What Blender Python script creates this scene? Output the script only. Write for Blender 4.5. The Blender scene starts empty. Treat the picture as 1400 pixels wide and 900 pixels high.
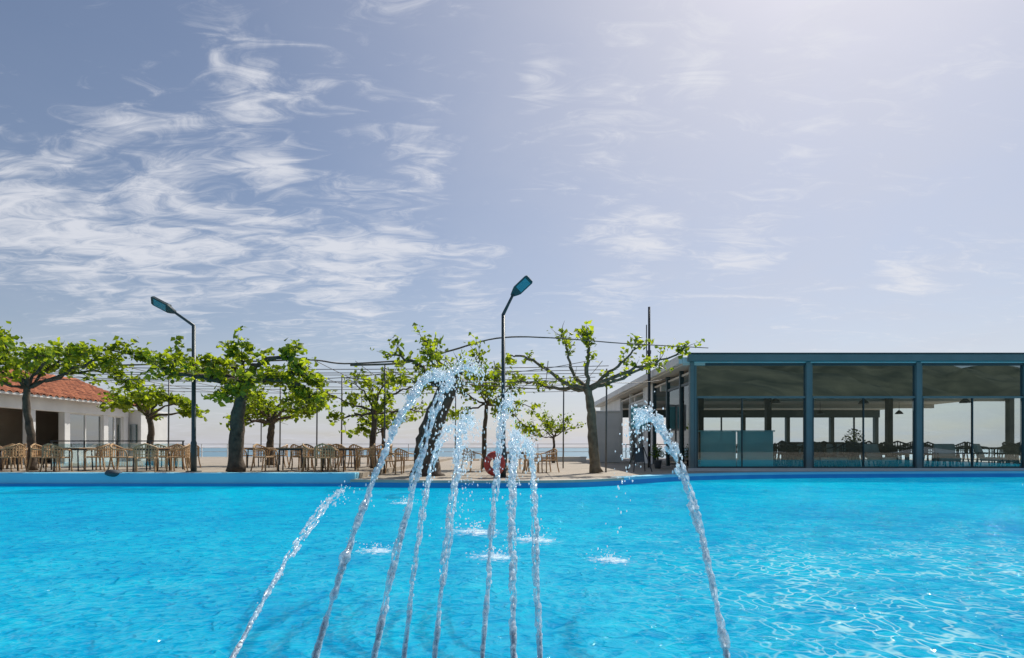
import bpy, math, random
from mathutils import Vector, Matrix, noise
random.seed(7)
R = random.uniform
scene = bpy.context.scene
COL = scene.collection

# ------------------------------------------------------------ materials
def newmat(name):
    m = bpy.data.materials.new(name); m.use_nodes = True
    nt = m.node_tree; nt.nodes.clear()
    out = nt.nodes.new('ShaderNodeOutputMaterial')
    return m, nt, out
def nd(nt, t, **kw):
    n = nt.nodes.new(t)
    for k, v in kw.items():
        setattr(n, k, v)
    return n
def solid(name, c1, c2=None, scale=4.0, rough=0.6, bump=0.0, metal=0.0, bscale=None, coord='Object', detail=4):
    m, nt, out = newmat(name)
    p = nd(nt, 'ShaderNodeBsdfPrincipled'); p.inputs['Roughness'].default_value = rough
    p.inputs['Metallic'].default_value = metal
    tc = nd(nt, 'ShaderNodeTexCoord')
    if c2 is None: c2 = tuple(x*0.8 for x in c1)
    n = nd(nt, 'ShaderNodeTexNoise'); n.inputs['Scale'].default_value = scale; n.inputs['Detail'].default_value = detail
    nt.links.new(tc.outputs[coord], n.inputs['Vector'])
    r = nd(nt, 'ShaderNodeValToRGB')
    r.color_ramp.elements[0].position = 0.3; r.color_ramp.elements[1].position = 0.7
    r.color_ramp.elements[0].color = (*c1, 1); r.color_ramp.elements[1].color = (*c2, 1)
    nt.links.new(n.outputs['Fac'], r.inputs['Fac']); nt.links.new(r.outputs['Color'], p.inputs['Base Color'])
    if bump:
        n2 = nd(nt, 'ShaderNodeTexNoise'); n2.inputs['Scale'].default_value = bscale or scale*4; n2.inputs['Detail'].default_value = 5
        nt.links.new(tc.outputs[coord], n2.inputs['Vector'])
        b = nd(nt, 'ShaderNodeBump'); b.inputs['Strength'].default_value = bump; b.inputs['Distance'].default_value = 0.02
        nt.links.new(n2.outputs['Fac'], b.inputs['Height']); nt.links.new(b.outputs['Normal'], p.inputs['Normal'])
    nt.links.new(p.outputs[0], out.inputs[0])
    return m
def glass(name, tint=(0.9, 0.95, 0.95), base=0.06, frost=0.0, fcol=(0.3,0.6,0.65), rough=0.01, gcol=(.9, .95, .95)):
    m, nt, out = newmat(name)
    tr = nd(nt, 'ShaderNodeBsdfTransparent'); tr.inputs[0].default_value = (*tint, 1)
    gl = nd(nt, 'ShaderNodeBsdfGlossy'); gl.inputs['Roughness'].default_value = rough; gl.inputs[0].default_value = (*gcol, 1)
    fr = nd(nt, 'ShaderNodeFresnel'); fr.inputs[0].default_value = 1.45
    ad = nd(nt, 'ShaderNodeMath', operation='ADD', use_clamp=True); ad.inputs[1].default_value = base
    nt.links.new(fr.outputs[0], ad.inputs[0])
    mx = nd(nt, 'ShaderNodeMixShader'); nt.links.new(ad.outputs[0], mx.inputs[0])
    src = tr
    if frost:
        df = nd(nt, 'ShaderNodeBsdfTranslucent'); df.inputs[0].default_value = (*fcol, 1)
        d2 = nd(nt, 'ShaderNodeBsdfDiffuse'); d2.inputs[0].default_value = (*fcol, 1)
        a = nd(nt, 'ShaderNodeMixShader'); a.inputs[0].default_value = .5
        nt.links.new(df.outputs[0], a.inputs[1]); nt.links.new(d2.outputs[0], a.inputs[2])
        m2 = nd(nt, 'ShaderNodeMixShader'); m2.inputs[0].default_value = frost
        nt.links.new(tr.outputs[0], m2.inputs[1]); nt.links.new(a.outputs[0], m2.inputs[2]); src = m2
    nt.links.new(src.outputs[0], mx.inputs[1]); nt.links.new(gl.outputs[0], mx.inputs[2])
    nt.links.new(mx.outputs[0], out.inputs[0])
    return m

M_teal = solid('teal_paint', (.15, .19, .19), (.18, .22, .22), 2, .55)
M_tealdark = solid('dark_teal_metal', (.04, .062, .066), (.05, .075, .08), 3, .45)
M_white = solid('white_paint', (.80, .80, .78), (.68, .68, .66), 1.2, .7, .2)
M_ceiling = solid('ceiling_paint', (.70, .66, .60), (.62, .58, .52), .6, .8)
M_dark = solid('dark_metal', (.03, .035, .04), (.05, .055, .06), 5, .45)
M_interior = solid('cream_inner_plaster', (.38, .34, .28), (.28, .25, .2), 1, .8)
M_floor = solid('floor_tile', (.30, .28, .25), (.23, .21, .19), 1, .5)
M_wicker = solid('cane_weave', (.62, .41, .22), (.40, .25, .13), 9, .55, .3)
M_wood = solid('table_wood', (.38, .25, .15), (.24, .155, .09), 9, .5)
M_bark = solid('bark', (.16, .115, .08), (.045, .035, .027), 5, .9, .9, bscale=14)
M_barklight = solid('bark_pale', (.26, .21, .14), (.11, .085, .055), 5, .9, .9, bscale=14)
M_cane = solid('pergola_cane', (.22, .17, .13), (.12, .10, .085), 6, .8)
M_wire = solid('wire', (.14, .14, .14), (.09, .09, .09), 6, .5)
M_curb = solid('blue_curb_paint', (.20, .62, .84), (.26, .70, .88), 1.3, .5, .2)
M_poolwall = solid('blue_pool_wall', (.01, .26, .62), (.02, .32, .68), 1.3, .4)
M_seat = solid('lounge_fabric', (.07, .07, .07), (.045, .045, .05), 8, .8)
M_cushion = solid('pale_cushion', (.55, .53, .5), (.45, .43, .4), 8, .8)
M_red = solid('red_plastic', (.60, .06, .04), (.48, .045, .03), 5, .4)
M_redband = solid('faded_red_band', (.62, .22, .18), (.5, .16, .13), 5, .5)
M_glass = glass('clear_glass', (.84, .90, .90), .03)
M_glassup = glass('shaded_glass', (.14, .20, .205), .34, gcol=(.82, .97, .98))
M_glasshouse = glass('house_glass', (.5, .62, .66), .35)
M_glassrail = glass('rail_glass', (.8, .9, .92), .08)
M_frost = glass('turquoise_frosted_glass', (.5, .85, .9), .04, .8, (.40, .88, .92), .1)
M_lens = solid('lamp_lens', (.12, .34, .40), (.09, .27, .33), 30, .2)
M_rock = solid('dark_stone', (.10, .11, .12), (.06, .07, .08), 12, .7, .5)

def paving():
    m, nt, out = newmat('stone_paving')
    p = nd(nt, 'ShaderNodeBsdfPrincipled'); p.inputs['Roughness'].default_value = .75
    tc = nd(nt, 'ShaderNodeTexCoord')
    br = nd(nt, 'ShaderNodeTexBrick'); br.inputs['Scale'].default_value = 1.6
    br.inputs['Color1'].default_value = (.46, .39, .30, 1); br.inputs['Color2'].default_value = (.38, .32, .25, 1)
    br.inputs['Mortar'].default_value = (.20, .17, .13, 1); br.inputs['Mortar Size'].default_value = .012
    nt.links.new(tc.outputs['Object'], br.inputs['Vector'])
    n = nd(nt, 'ShaderNodeTexNoise'); n.inputs['Scale'].default_value = 1.1; n.inputs['Detail'].default_value = 6
    nt.links.new(tc.outputs['Object'], n.inputs['Vector'])
    mr = nd(nt, 'ShaderNodeMapRange'); mr.inputs['To Min'].default_value = .6; mr.inputs['To Max'].default_value = 1.25
    nt.links.new(n.outputs['Fac'], mr.inputs['Value'])
    mx = nd(nt, 'ShaderNodeVectorMath', operation='SCALE')
    nt.links.new(br.outputs['Color'], mx.inputs[0]); nt.links.new(mr.outputs[0], mx.inputs['Scale'])
    nt.links.new(mx.outputs[0], p.inputs['Base Color']); nt.links.new(p.outputs[0], out.inputs[0])
    return m
M_pave = paving()

def leafmat(name, a, b):
    m, nt, out = newmat(name)
    g = nd(nt, 'ShaderNodeNewGeometry')
    r = nd(nt, 'ShaderNodeValToRGB')
    r.color_ramp.elements[0].color = (*a, 1); r.color_ramp.elements[1].color = (*b, 1)
    nt.links.new(g.outputs['Random Per Island'], r.inputs['Fac'])
    d = nd(nt, 'ShaderNodeBsdfPrincipled'); d.inputs['Roughness'].default_value = .45
    t = nd(nt, 'ShaderNodeBsdfTranslucent')
    sc = nd(nt, 'ShaderNodeVectorMath', operation='MULTIPLY'); sc.inputs[1].default_value = (2.6, 2.3, .6)
    nt.links.new(r.outputs[0], d.inputs['Base Color']); nt.links.new(r.outputs[0], sc.inputs[0]); nt.links.new(sc.outputs[0], t.inputs[0])
    mx = nd(nt, 'ShaderNodeMixShader'); mx.inputs[0].default_value = .55
    nt.links.new(d.outputs[0], mx.inputs[1]); nt.links.new(t.outputs[0], mx.inputs[2]); nt.links.new(mx.outputs[0], out.inputs[0])
    return m
M_leaf = leafmat('fresh_leaves', (.05, .10, .012), (.25, .33, .035))
M_leafd = leafmat('dark_leaves', (.03, .07, .012), (.09, .16, .02))

def tilemat():
    m, nt, out = newmat('terracotta_tiles')
    p = nd(nt, 'ShaderNodeBsdfPrincipled'); p.inputs['Roughness'].default_value = .85
    tc = nd(nt, 'ShaderNodeTexCoord')
    v = nd(nt, 'ShaderNodeTexVoronoi'); v.inputs['Scale'].default_value = 3.2
    nt.links.new(tc.outputs['Object'], v.inputs['Vector'])
    r = nd(nt, 'ShaderNodeValToRGB'); r.color_ramp.elements[0].color = (.52, .19, .09, 1); r.color_ramp.elements[1].color = (.24, .075, .035, 1)
    sp = nd(nt, 'ShaderNodeSeparateColor'); nt.links.new(v.outputs['Color'], sp.inputs[0])
    nt.links.new(sp.outputs[0], r.inputs[0]); nt.links.new(r.outputs[0], p.inputs['Base Color']); nt.links.new(p.outputs[0], out.inputs[0])
    return m
M_tile = tilemat()

def watermat():
    m, nt, out = newmat('pool_water_surface')
    tc = nd(nt, 'ShaderNodeTexCoord')
    L = nt.links.new
    def noi(s, d, dist, sx=1, sy=1):
        mp = nd(nt, 'ShaderNodeMapping'); mp.inputs['Scale'].default_value = (sx, sy, 1)
        L(tc.outputs['Object'], mp.inputs[0])
        n = nd(nt, 'ShaderNodeTexNoise'); n.inputs['Scale'].default_value = s; n.inputs['Detail'].default_value = d
        n.inputs['Distortion'].default_value = dist
        L(mp.outputs[0], n.inputs['Vector']); return n
    def op(o, x, y=None, cl=False):
        q = nd(nt, 'ShaderNodeMath', operation=o, use_clamp=cl)
        for i, v in enumerate((x, y)):
            if v is None: continue
            if isinstance(v, (int, float)): q.inputs[i].default_value = v
            else: L(v, q.inputs[i])
        return q.outputs[0]
    a = noi(1.5, 2, .6).outputs['Fac']; b = noi(6.0, 1, 1.4, 1, 1.2).outputs['Fac']; c = noi(18, 1, .8).outputs['Fac']; big = noi(.18, 2, .3).outputs['Fac']
    rb = op('ABSOLUTE', op('SUBTRACT', b, .5))
    h = op('ADD', op('ADD', op('MULTIPLY', a, .75), op('MULTIPLY', b, .42)), op('ADD', op('MULTIPLY', rb, -.45), op('MULTIPLY', c, .15)))
    bp = nd(nt, 'ShaderNodeBump'); bp.inputs['Strength'].default_value = 1.0; bp.inputs['Distance'].default_value = .09
    L(h, bp.inputs['Height'])
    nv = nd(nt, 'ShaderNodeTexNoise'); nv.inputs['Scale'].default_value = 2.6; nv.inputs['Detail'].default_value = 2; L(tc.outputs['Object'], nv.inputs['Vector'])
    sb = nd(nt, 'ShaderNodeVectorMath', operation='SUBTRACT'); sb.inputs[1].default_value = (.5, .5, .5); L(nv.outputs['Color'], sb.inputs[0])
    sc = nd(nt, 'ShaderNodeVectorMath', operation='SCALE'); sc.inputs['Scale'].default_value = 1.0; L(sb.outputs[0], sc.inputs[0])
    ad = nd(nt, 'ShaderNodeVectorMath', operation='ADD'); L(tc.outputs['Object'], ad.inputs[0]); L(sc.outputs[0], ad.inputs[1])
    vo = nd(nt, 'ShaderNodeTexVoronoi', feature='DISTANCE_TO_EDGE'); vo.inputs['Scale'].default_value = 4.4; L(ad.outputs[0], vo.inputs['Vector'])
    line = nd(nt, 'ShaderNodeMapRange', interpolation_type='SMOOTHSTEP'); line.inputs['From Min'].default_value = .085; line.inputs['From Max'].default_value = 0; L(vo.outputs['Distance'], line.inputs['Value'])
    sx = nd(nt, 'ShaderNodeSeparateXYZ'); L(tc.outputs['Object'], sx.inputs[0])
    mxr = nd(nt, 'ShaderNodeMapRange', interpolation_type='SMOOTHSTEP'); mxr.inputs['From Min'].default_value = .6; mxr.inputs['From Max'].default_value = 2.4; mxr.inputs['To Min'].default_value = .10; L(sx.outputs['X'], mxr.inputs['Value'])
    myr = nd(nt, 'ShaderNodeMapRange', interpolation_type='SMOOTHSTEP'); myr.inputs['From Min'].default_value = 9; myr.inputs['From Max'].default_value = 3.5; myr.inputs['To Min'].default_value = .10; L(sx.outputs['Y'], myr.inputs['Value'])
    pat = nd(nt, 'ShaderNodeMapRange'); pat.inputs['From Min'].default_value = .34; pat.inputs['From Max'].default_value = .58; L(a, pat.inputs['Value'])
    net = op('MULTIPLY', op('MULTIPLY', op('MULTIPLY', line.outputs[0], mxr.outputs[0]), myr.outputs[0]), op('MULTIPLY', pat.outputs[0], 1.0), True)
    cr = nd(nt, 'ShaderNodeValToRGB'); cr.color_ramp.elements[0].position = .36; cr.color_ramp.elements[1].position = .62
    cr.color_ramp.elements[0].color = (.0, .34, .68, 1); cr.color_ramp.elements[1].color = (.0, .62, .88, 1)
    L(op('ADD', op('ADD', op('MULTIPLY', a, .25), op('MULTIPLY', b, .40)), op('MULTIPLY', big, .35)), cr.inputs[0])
    cm = nd(nt, 'ShaderNodeMix', data_type='RGBA'); L(net, cm.inputs[0]); L(cr.outputs[0], cm.inputs[6]); cm.inputs[7].default_value = (.50, .90, .97, 1)  # bright refracted-light lines painted into the water colour, strongest at near right
    df = nd(nt, 'ShaderNodeBsdfDiffuse'); L(cm.outputs[2], df.inputs[0]); L(bp.outputs[0], df.inputs['Normal'])
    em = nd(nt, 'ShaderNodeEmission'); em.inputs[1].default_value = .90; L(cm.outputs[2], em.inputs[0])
    body = nd(nt, 'ShaderNodeMixShader'); body.inputs[0].default_value = .70; L(df.outputs[0], body.inputs[1]); L(em.outputs[0], body.inputs[2])  # added glow stands in for scattered light, brightens water and softens jet shadows
    gl = nd(nt, 'ShaderNodeBsdfGlossy'); gl.inputs['Roughness'].default_value = .03; L(bp.outputs[0], gl.inputs['Normal'])
    fr = nd(nt, 'ShaderNodeFresnel'); fr.inputs[0].default_value = 1.33; L(bp.outputs[0], fr.inputs['Normal'])
    mx = nd(nt, 'ShaderNodeMixShader'); L(op('MINIMUM', op('MULTIPLY', fr.outputs[0], .85), .17), mx.inputs[0]); L(body.outputs[0], mx.inputs[1]); L(gl.outputs[0], mx.inputs[2])
    L(mx.outputs[0], out.inputs[0])
    return m
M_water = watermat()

def jetmat(name, lo, hi):
    m, nt, out = newmat(name)
    L = nt.links.new
    g = nd(nt, 'ShaderNodeBsdfTransparent'); g.inputs[0].default_value = (.95, .98, 1, 1)
    gl = nd(nt, 'ShaderNodeBsdfGlossy'); gl.inputs['Roughness'].default_value = .08
    ga = nd(nt, 'ShaderNodeMixShader'); ga.inputs[0].default_value = .20; L(g.outputs[0], ga.inputs[1]); L(gl.outputs[0], ga.inputs[2])
    d = nd(nt, 'ShaderNodeBsdfDiffuse'); d.inputs[0].default_value = (.95, .97, 1, 1)
    t = nd(nt, 'ShaderNodeBsdfTranslucent'); t.inputs[0].default_value = (.98, .99, 1, 1)
    a = nd(nt, 'ShaderNodeMixShader'); a.inputs[0].default_value = .72; L(d.outputs[0], a.inputs[1]); L(t.outputs[0], a.inputs[2])
    tc = nd(nt, 'ShaderNodeTexCoord'); n = nd(nt, 'ShaderNodeTexNoise'); n.inputs['Scale'].default_value = 38; n.inputs['Detail'].default_value = 3
    L(tc.outputs['Object'], n.inputs['Vector'])
    mr = nd(nt, 'ShaderNodeMapRange'); mr.inputs['From Min'].default_value = .44; mr.inputs['From Max'].default_value = .6
    mr.inputs['To Min'].default_value = lo; mr.inputs['To Max'].default_value = hi
    L(n.outputs['Fac'], mr.inputs[0])
    mx = nd(nt, 'ShaderNodeMixShader'); L(mr.outputs[0], mx.inputs[0]); L(ga.outputs[0], mx.inputs[1]); L(a.outputs[0], mx.inputs[2])
    L(mx.outputs[0], out.inputs[0]); return m
M_jet = jetmat('jet_water', .05, .85)
M_drop = jetmat('drop_water', .5, .98)
def foammat():
    m, nt, out = newmat('surface_foam'); L = nt.links.new
    tc = nd(nt, 'ShaderNodeTexCoord')
    ln = nd(nt, 'ShaderNodeVectorMath', operation='LENGTH'); L(tc.outputs['Object'], ln.inputs[0])
    n = nd(nt, 'ShaderNodeTexNoise'); n.inputs['Scale'].default_value = 12; n.inputs['Detail'].default_value = 7; n.inputs['Roughness'].default_value = .75; L(tc.outputs['Object'], n.inputs['Vector'])
    mr = nd(nt, 'ShaderNodeMapRange'); mr.inputs['From Min'].default_value = 0; mr.inputs['From Max'].default_value = .42; mr.inputs['To Min'].default_value = .26; mr.inputs['To Max'].default_value = -.22; L(ln.outputs['Value'], mr.inputs['Value'])
    ad = nd(nt, 'ShaderNodeMath', operation='ADD'); L(n.outputs['Fac'], ad.inputs[0]); L(mr.outputs[0], ad.inputs[1])
    m2 = nd(nt, 'ShaderNodeMapRange', interpolation_type='SMOOTHSTEP'); m2.inputs['From Min'].default_value = .48; m2.inputs['From Max'].default_value = .85; m2.inputs['To Max'].default_value = .75; L(ad.outputs[0], m2.inputs['Value'])
    t = nd(nt, 'ShaderNodeBsdfTransparent'); d = nd(nt, 'ShaderNodeBsdfDiffuse'); d.inputs[0].default_value = (.85, .93, .97, 1)
    mx = nd(nt, 'ShaderNodeMixShader'); L(m2.outputs[0], mx.inputs[0]); L(t.outputs[0], mx.inputs[1]); L(d.outputs[0], mx.inputs[2]); L(mx.outputs[0], out.inputs[0])
    return m
M_foam = foammat()
M_sea = solid('sea_water', (.11, .22, .29), (.14, .26, .33), .02, .5)  # sea haze put into the base colour as a paler tone
M_hill = solid('hill_scrub', (.012, .022, .014), (.085, .09, .06), .09, .9, detail=10)

# ------------------------------------------------------------ mesh builder
class MB:
    def __init__(s): s.v = []; s.f = []
    def box(s, x0, x1, y0, y1, z0, z1):
        b = len(s.v)
        s.v += [(x0,y0,z0),(x1,y0,z0),(x1,y1,z0),(x0,y1,z0),(x0,y0,z1),(x1,y0,z1),(x1,y1,z1),(x0,y1,z1)]
        s.f += [tuple(b+i for i in q) for q in ((0,3,2,1),(4,5,6,7),(0,1,5,4),(1,2,6,5),(2,3,7,6),(3,0,4,7))]
        return s
    def tube(s, pts, rad, n=8, jit=0.0, cap=True):
        pts = [Vector(p) for p in pts]
        if not hasattr(rad, '__len__'): rad = [rad]*len(pts)
        prev = None; rings = []
        for i, p in enumerate(pts):
            t = (pts[min(i+1, len(pts)-1)] - pts[max(i-1, 0)])
            if t.length < 1e-8: t = Vector((0,0,1))
            t.normalize()
            if prev is None:
                a = t.cross(Vector((0, 1, 0)) if abs(t.y) < .9 else Vector((1, 0, 0))).normalized()
            else:
                a = (prev - t*prev.dot(t))
                a = a.normalized() if a.length > 1e-6 else t.orthogonal().normalized()
            prev = a; b2 = t.cross(a); ring = []
            for k in range(n):
                an = 2*math.pi*k/n
                r = rad[i]*(1+R(-jit, jit)) if jit else rad[i]
                ring.append(len(s.v)); s.v.append(tuple(p + (a*math.cos(an)+b2*math.sin(an))*r))
            rings.append(ring)
        for i in range(len(rings)-1):
            for k in range(n):
                s.f.append((rings[i][k], rings[i][(k+1)%n], rings[i+1][(k+1)%n], rings[i+1][k]))
        if cap:
            s.f.append(tuple(reversed(rings[0]))); s.f.append(tuple(rings[-1]))
        return s
    def blob(s, c, r, st=(1,1,1), seg=6, ring=4):
        b = len(s.v); c = Vector(c)
        s.v.append((c.x, c.y, c.z+r*st[2]))
        for i in range(1, ring):
            ph = math.pi*i/ring
            for k in range(seg):
                th = 2*math.pi*k/seg
                s.v.append((c.x+r*st[0]*math.sin(ph)*math.cos(th), c.y+r*st[1]*math.sin(ph)*math.sin(th), c.z+r*st[2]*math.cos(ph)))
        s.v.append((c.x, c.y, c.z-r*st[2])); e = len(s.v)-1
        for k in range(seg):
            s.f.append((b, b+1+k, b+1+(k+1)%seg)); o = b+1+(ring-2)*seg
            s.f.append((e, o+(k+1)%seg, o+k))
        for i in range(ring-2):
            for k in range(seg):
                o = b+1+i*seg
                s.f.append((o+k, o+seg+k, o+seg+(k+1)%seg, o+(k+1)%seg))
        return s
    def xf(s, M):
        s.v = [tuple(M @ Vector(p)) for p in s.v]; return s
    def obj(s, name, mat, parent=None, smooth=False, bevel=0, loc=None):
        me = bpy.data.meshes.new(name); me.from_pydata(s.v, [], s.f); me.update()
        if smooth:
            for p in me.polygons: p.use_smooth = True
        me.materials.append(mat)
        o = bpy.data.objects.new(name, me); COL.objects.link(o)
        if parent is not None: o.parent = parent
        if loc: o.location = loc
        if bevel:
            bm = o.modifiers.new('bevel', 'BEVEL'); bm.width = bevel; bm.segments = 2; bm.limit_method = 'ANGLE'
        return o
def thing(name, label, cat, loc=(0,0,0), group=None, rz=0):
    o = bpy.data.objects.new(name, None); o.empty_display_size = .2; COL.objects.link(o)
    o.location = loc; o.rotation_euler = (0, 0, rz); o['label'] = label; o['category'] = cat
    if group: o['group'] = group
    return o
def tag(o, label, cat, group=None, kind=None):
    if label: o['label'] = label
    if cat: o['category'] = cat
    if group: o['group'] = group
    if kind: o['kind'] = kind
    return o
def copy_thing(src, loc, rz=0, label=None, sc=1):
    n = src.copy(); COL.objects.link(n); n.location = loc; n.rotation_euler = (0, 0, rz); n.scale = (sc, sc, sc)
    if label: n['label'] = label
    for c in src.children:
        k = c.copy(); COL.objects.link(k); k.parent = n
    return n
def catmull(P, n=6):
    P = [Vector(p) for p in P]; out = []
    for i in range(len(P)-1):
        p0 = P[max(i-1, 0)]; p1 = P[i]; p2 = P[i+1]; p3 = P[min(i+2, len(P)-1)]
        for k in range(n):
            t = k/n
            out.append(.5*((2*p1)+(p2-p0)*t+(2*p0-5*p1+4*p2-p3)*t*t+(3*p1-p0-3*p2+p3)*t**3))
    out.append(P[-1]); return out

# ------------------------------------------------------------ ground, pool, sea
WZ = -0.34; PZ = -0.15
def sheet(name, pts, z, mat):
    m = MB(); m.v = [(x, y, z) for x, y in pts]; m.f = [tuple(range(len(pts)))]
    o = m.obj(name, mat); o['kind'] = 'structure'; return o
sheet('sea', [(-9000, -300), (9000, -300), (9000, 9000), (-9000, 9000)], -2.6, M_sea)
edge = catmull([(-4.43, 15.7, 0), (-3, 15.45, 0), (-1.2, 15.3, 0), (.5, 15.3, 0), (1.8, 15.6, 0), (3.0, 16.4, 0), (4.2, 17.5, 0), (5.4, 18.5, 0), (7, 19.3, 0), (9, 19.9, 0), (13, 20.5, 0), (20, 21.0, 0), (34, 21.1, 0)], 6)
e2 = [(p.x, p.y) for p in edge]
m = MB(); top = e2 + [(34, 46), (-4.43, 46)]
n = len(top); m.v = [(x, y, PZ) for x, y in top] + [(x, y, -2.6) for x, y in top]
m.f = [tuple(range(n))] + [(i, (i+1) % n, n+(i+1) % n, n+i) for i in range(len(e2)-1, n)]
tag(m.obj('plaza_ground', M_pave), None, None, kind='structure')
def strip(pts, off0, off1, z0, z1, name, mat):
    m = MB()
    P = [Vector((x, y, 0)) for x, y in pts]; nn = []
    for i in range(len(P)):
        t = (P[min(i+1, len(P)-1)]-P[max(i-1, 0)]).normalized(); nn.append(Vector((-t.y, t.x, 0)))
    for i, p in enumerate(P):
        a = p+nn[i]*off0; b = p+nn[i]*off1
        m.v += [(a.x, a.y, z0), (a.x, a.y, z1), (b.x, b.y, z1), (b.x, b.y, z0)]
    for i in range(len(P)-1):
        k = 4*i
        for j in range(4): m.f.append((k+j, k+4+j, k+4+(j+1) % 4, k+(j+1) % 4))
    m.f += [(0, 1, 2, 3), tuple(4*(len(P)-1)+j for j in (3, 2, 1, 0))]
    return tag(m.obj(name, mat), None, None, kind='structure')
M_cope = solid('pale_stone_coping', (.56, .50, .42), (.46, .41, .34), 3, .7, .3)
strip(e2, -.05, -.012, -1.2, PZ-.05, 'pool_wall', M_poolwall)
strip(e2[:32], -.08, .35, PZ-.05, PZ+.02, 'stone_coping_ground', M_cope)
strip(e2[31:], -.08, .40, PZ-.05, PZ+.03, 'blue_coping_ground', M_curb)
tb = MB().box(-34, -4.43, 16.4, 46, -2.6, 0.0).obj('terrace_ground', M_pave); tb['kind'] = 'structure'
cb = MB().box(-34, -4.40, 15.95, 16.397, -1.2, .035).obj('pool_curb_ground', M_curb, bevel=.02); cb['kind'] = 'structure'
cb = MB().box(-34, -4.44, 15.90, 15.948, -1.2, -.26).obj('pool_wall', M_poolwall); cb['kind'] = 'structure'
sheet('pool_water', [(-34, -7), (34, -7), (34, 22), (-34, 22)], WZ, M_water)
g = MB().box(-60, 60, -60, -7, -2.6, -.1).obj('back_ground', M_pave); g['kind'] = 'structure'
for x0, x1 in ((-60, -34), (34, 60)):
    g = MB().box(x0, x1, -7, 46, -2.6, -.1).obj('side_ground', M_pave); g['kind'] = 'structure'
m = MB(); nx, ny = 120, 20
for j in range(ny+1):
    for i in range(nx+1):
        x = -320+640*i/nx; y = -60-200*j/ny
        h = 44*(j/ny)**.8*(.95+.5*noise.noise(Vector((x*.012, y*.01, 3))))+5*noise.noise(Vector((x*.07, y*.07, 1)))+2.5*noise.noise(Vector((x*.2, y*.2, 1)))
        m.v.append((x, y, -1+max(0, h)))
for j in range(ny):
    for i in range(nx):
        a = j*(nx+1)+i; m.f.append((a, a+1, a+nx+2, a+nx+1))
tag(m.obj('hill', M_hill, smooth=True), None, None, kind='structure')

# ------------------------------------------------------------ pavilion
F = 21.6
pav = thing('glass_pavilion', 'teal-framed glass restaurant pavilion with flat roof beside the pool', 'building', (6.8, F, PZ))
def lb(name, x0, x1, y0, y1, z0, z1, mat, parent=pav, bevel=0, label=None):
    ox, oy, oz = (6.8, F, PZ)
    o = MB().box(x0-ox, x1-ox, y0-oy, y1-oy, z0-oz, z1-oz).obj(name, mat, parent, bevel=bevel)
    if label: o['label'] = label
    return o
XR = 28.2
lb('floor', 6.8, XR, F-.1, 44, PZ, -.06, M_floor)
lb('plinth', 6.65, XR, F-.2, F-.102, PZ, -.03, M_white)
lb('ceiling', 6.9, XR, F+.1, 44, 3.62, 3.7, M_ceiling)
lb('roof', 6.45, XR+.3, F-.1, 44.3, 3.95, 4.16, M_white)
lb('fascia', 6.62, XR+.4, F-.28, F-.102, 3.99, 4.26, M_teal, bevel=.02)
lb('roof_edge', 6.58, XR+.4, F-.32, F-.08, 4.262, 4.30, M_tealdark)
lb('fascia', 6.3, 6.448, F-.1, 44.3, 3.92, 4.24, M_white, bevel=.02, label='white side fascia board')
lb('soffit', 6.45, 7.3, F-.1, 44.2, 3.86, 3.948, M_ceiling)
posts = [6.8, 11.19, 15.35, 19.45, 23.6, 27.8]
for i, x in enumerate(posts):
    lb('column', x-.08, x+.08, F-.14, F+.06, -.03, 3.988, M_teal, bevel=.015)
    lb('column', x+.11, x+.19, F-.06, F+.04, -.03, 3.948, M_teal)
M_blind = solid('grey_blind', (.03, .045, .045), (.07, .09, .085), .8, .9)
for a, b in zip(posts[:-1], posts[1:]):
    x0, x1 = a+.20, b-.085
    lb('beam', x0, x1, F-.08, F+.04, 2.62, 2.69, M_teal)
    lb('beam', x0, x1, F-.08, F+.04, 3.862, 3.948, M_tealdark)
    lb('upper_window', x0, x1, F-.02, F-.005, 2.692, 3.86, M_glassup)
    mid = x0+(x1-x0)*(.5 if a > 7 else .42)
    lb('window', x0+.05, x1-.05, F-.02, F-.005, .03, 2.618, M_glass)
    fr = MB(); ox, oy, oz = 6.8, F, PZ
    for (p, q, r, s_) in ((x0, x1, -.028, .03), (x0, x0+.04, .032, 2.616), (x1-.04, x1, .032, 2.616), (mid-.012, mid+.012, .032, 2.616)):
        fr.box(p-ox, q-ox, -.06, .03, r-oz, s_-oz)
    fr.obj('window_frame', M_tealdark, pav)
    lb('blind', x0, x1, F+.08, F+.11, 2.70, 3.60, M_blind)
for y in (32, 43.8):
    for x in (7.0, 10.6, 14.4, 17.8, 21.2, 24.6, 28):
        if y == 32 and x not in (10.6, 14.4, 21.2, 28): continue
        lb('inner_column', x-.14, x+.14, y-.14, y+.14, -.058, 3.618, M_dark if y == 32 else M_tealdark)
for x in (12.6, 16.1, 19.5, 22.9, 26.3):
    lb('inner_column', x-.05, x+.05, 43.7, 43.8, -.058, 3.048, M_tealdark)
for y in (26.5, 32.2, 38):
    lb('ceiling_beam', 6.95, XR, y, y+.25, 3.38, 3.618, M_ceiling)
lb('ceiling_beam', 6.95, XR, 43.6, 43.9, 3.05, 3.618, M_tealdark)
lb('service_bar', 17.5, 21.0, 36.0, 37.0, -.058, 1.1, M_dark)
rb = MB()
for i in range(13): rb.box(.3+i*1.65, .36+i*1.65, 22.2, 22.25, .1, 1.1)
rb.box(.2, 21, 22.18, 22.27, 1.102, 1.16)
rb.box(.2, 21, 22.20, 22.24, .6, .63)
rb.obj('rear_balustrade', M_dark, pav)
sy = [F+.1, 23.2, 25.2, 27.6, 29.6, 33.0, 36.0, 43.9]
for i, y in enumerate(sy):
    lb('side_column', 6.83, 6.99, y-.07, y+.07, -.056, 3.855, M_white if i > 3 else M_tealdark)
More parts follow.
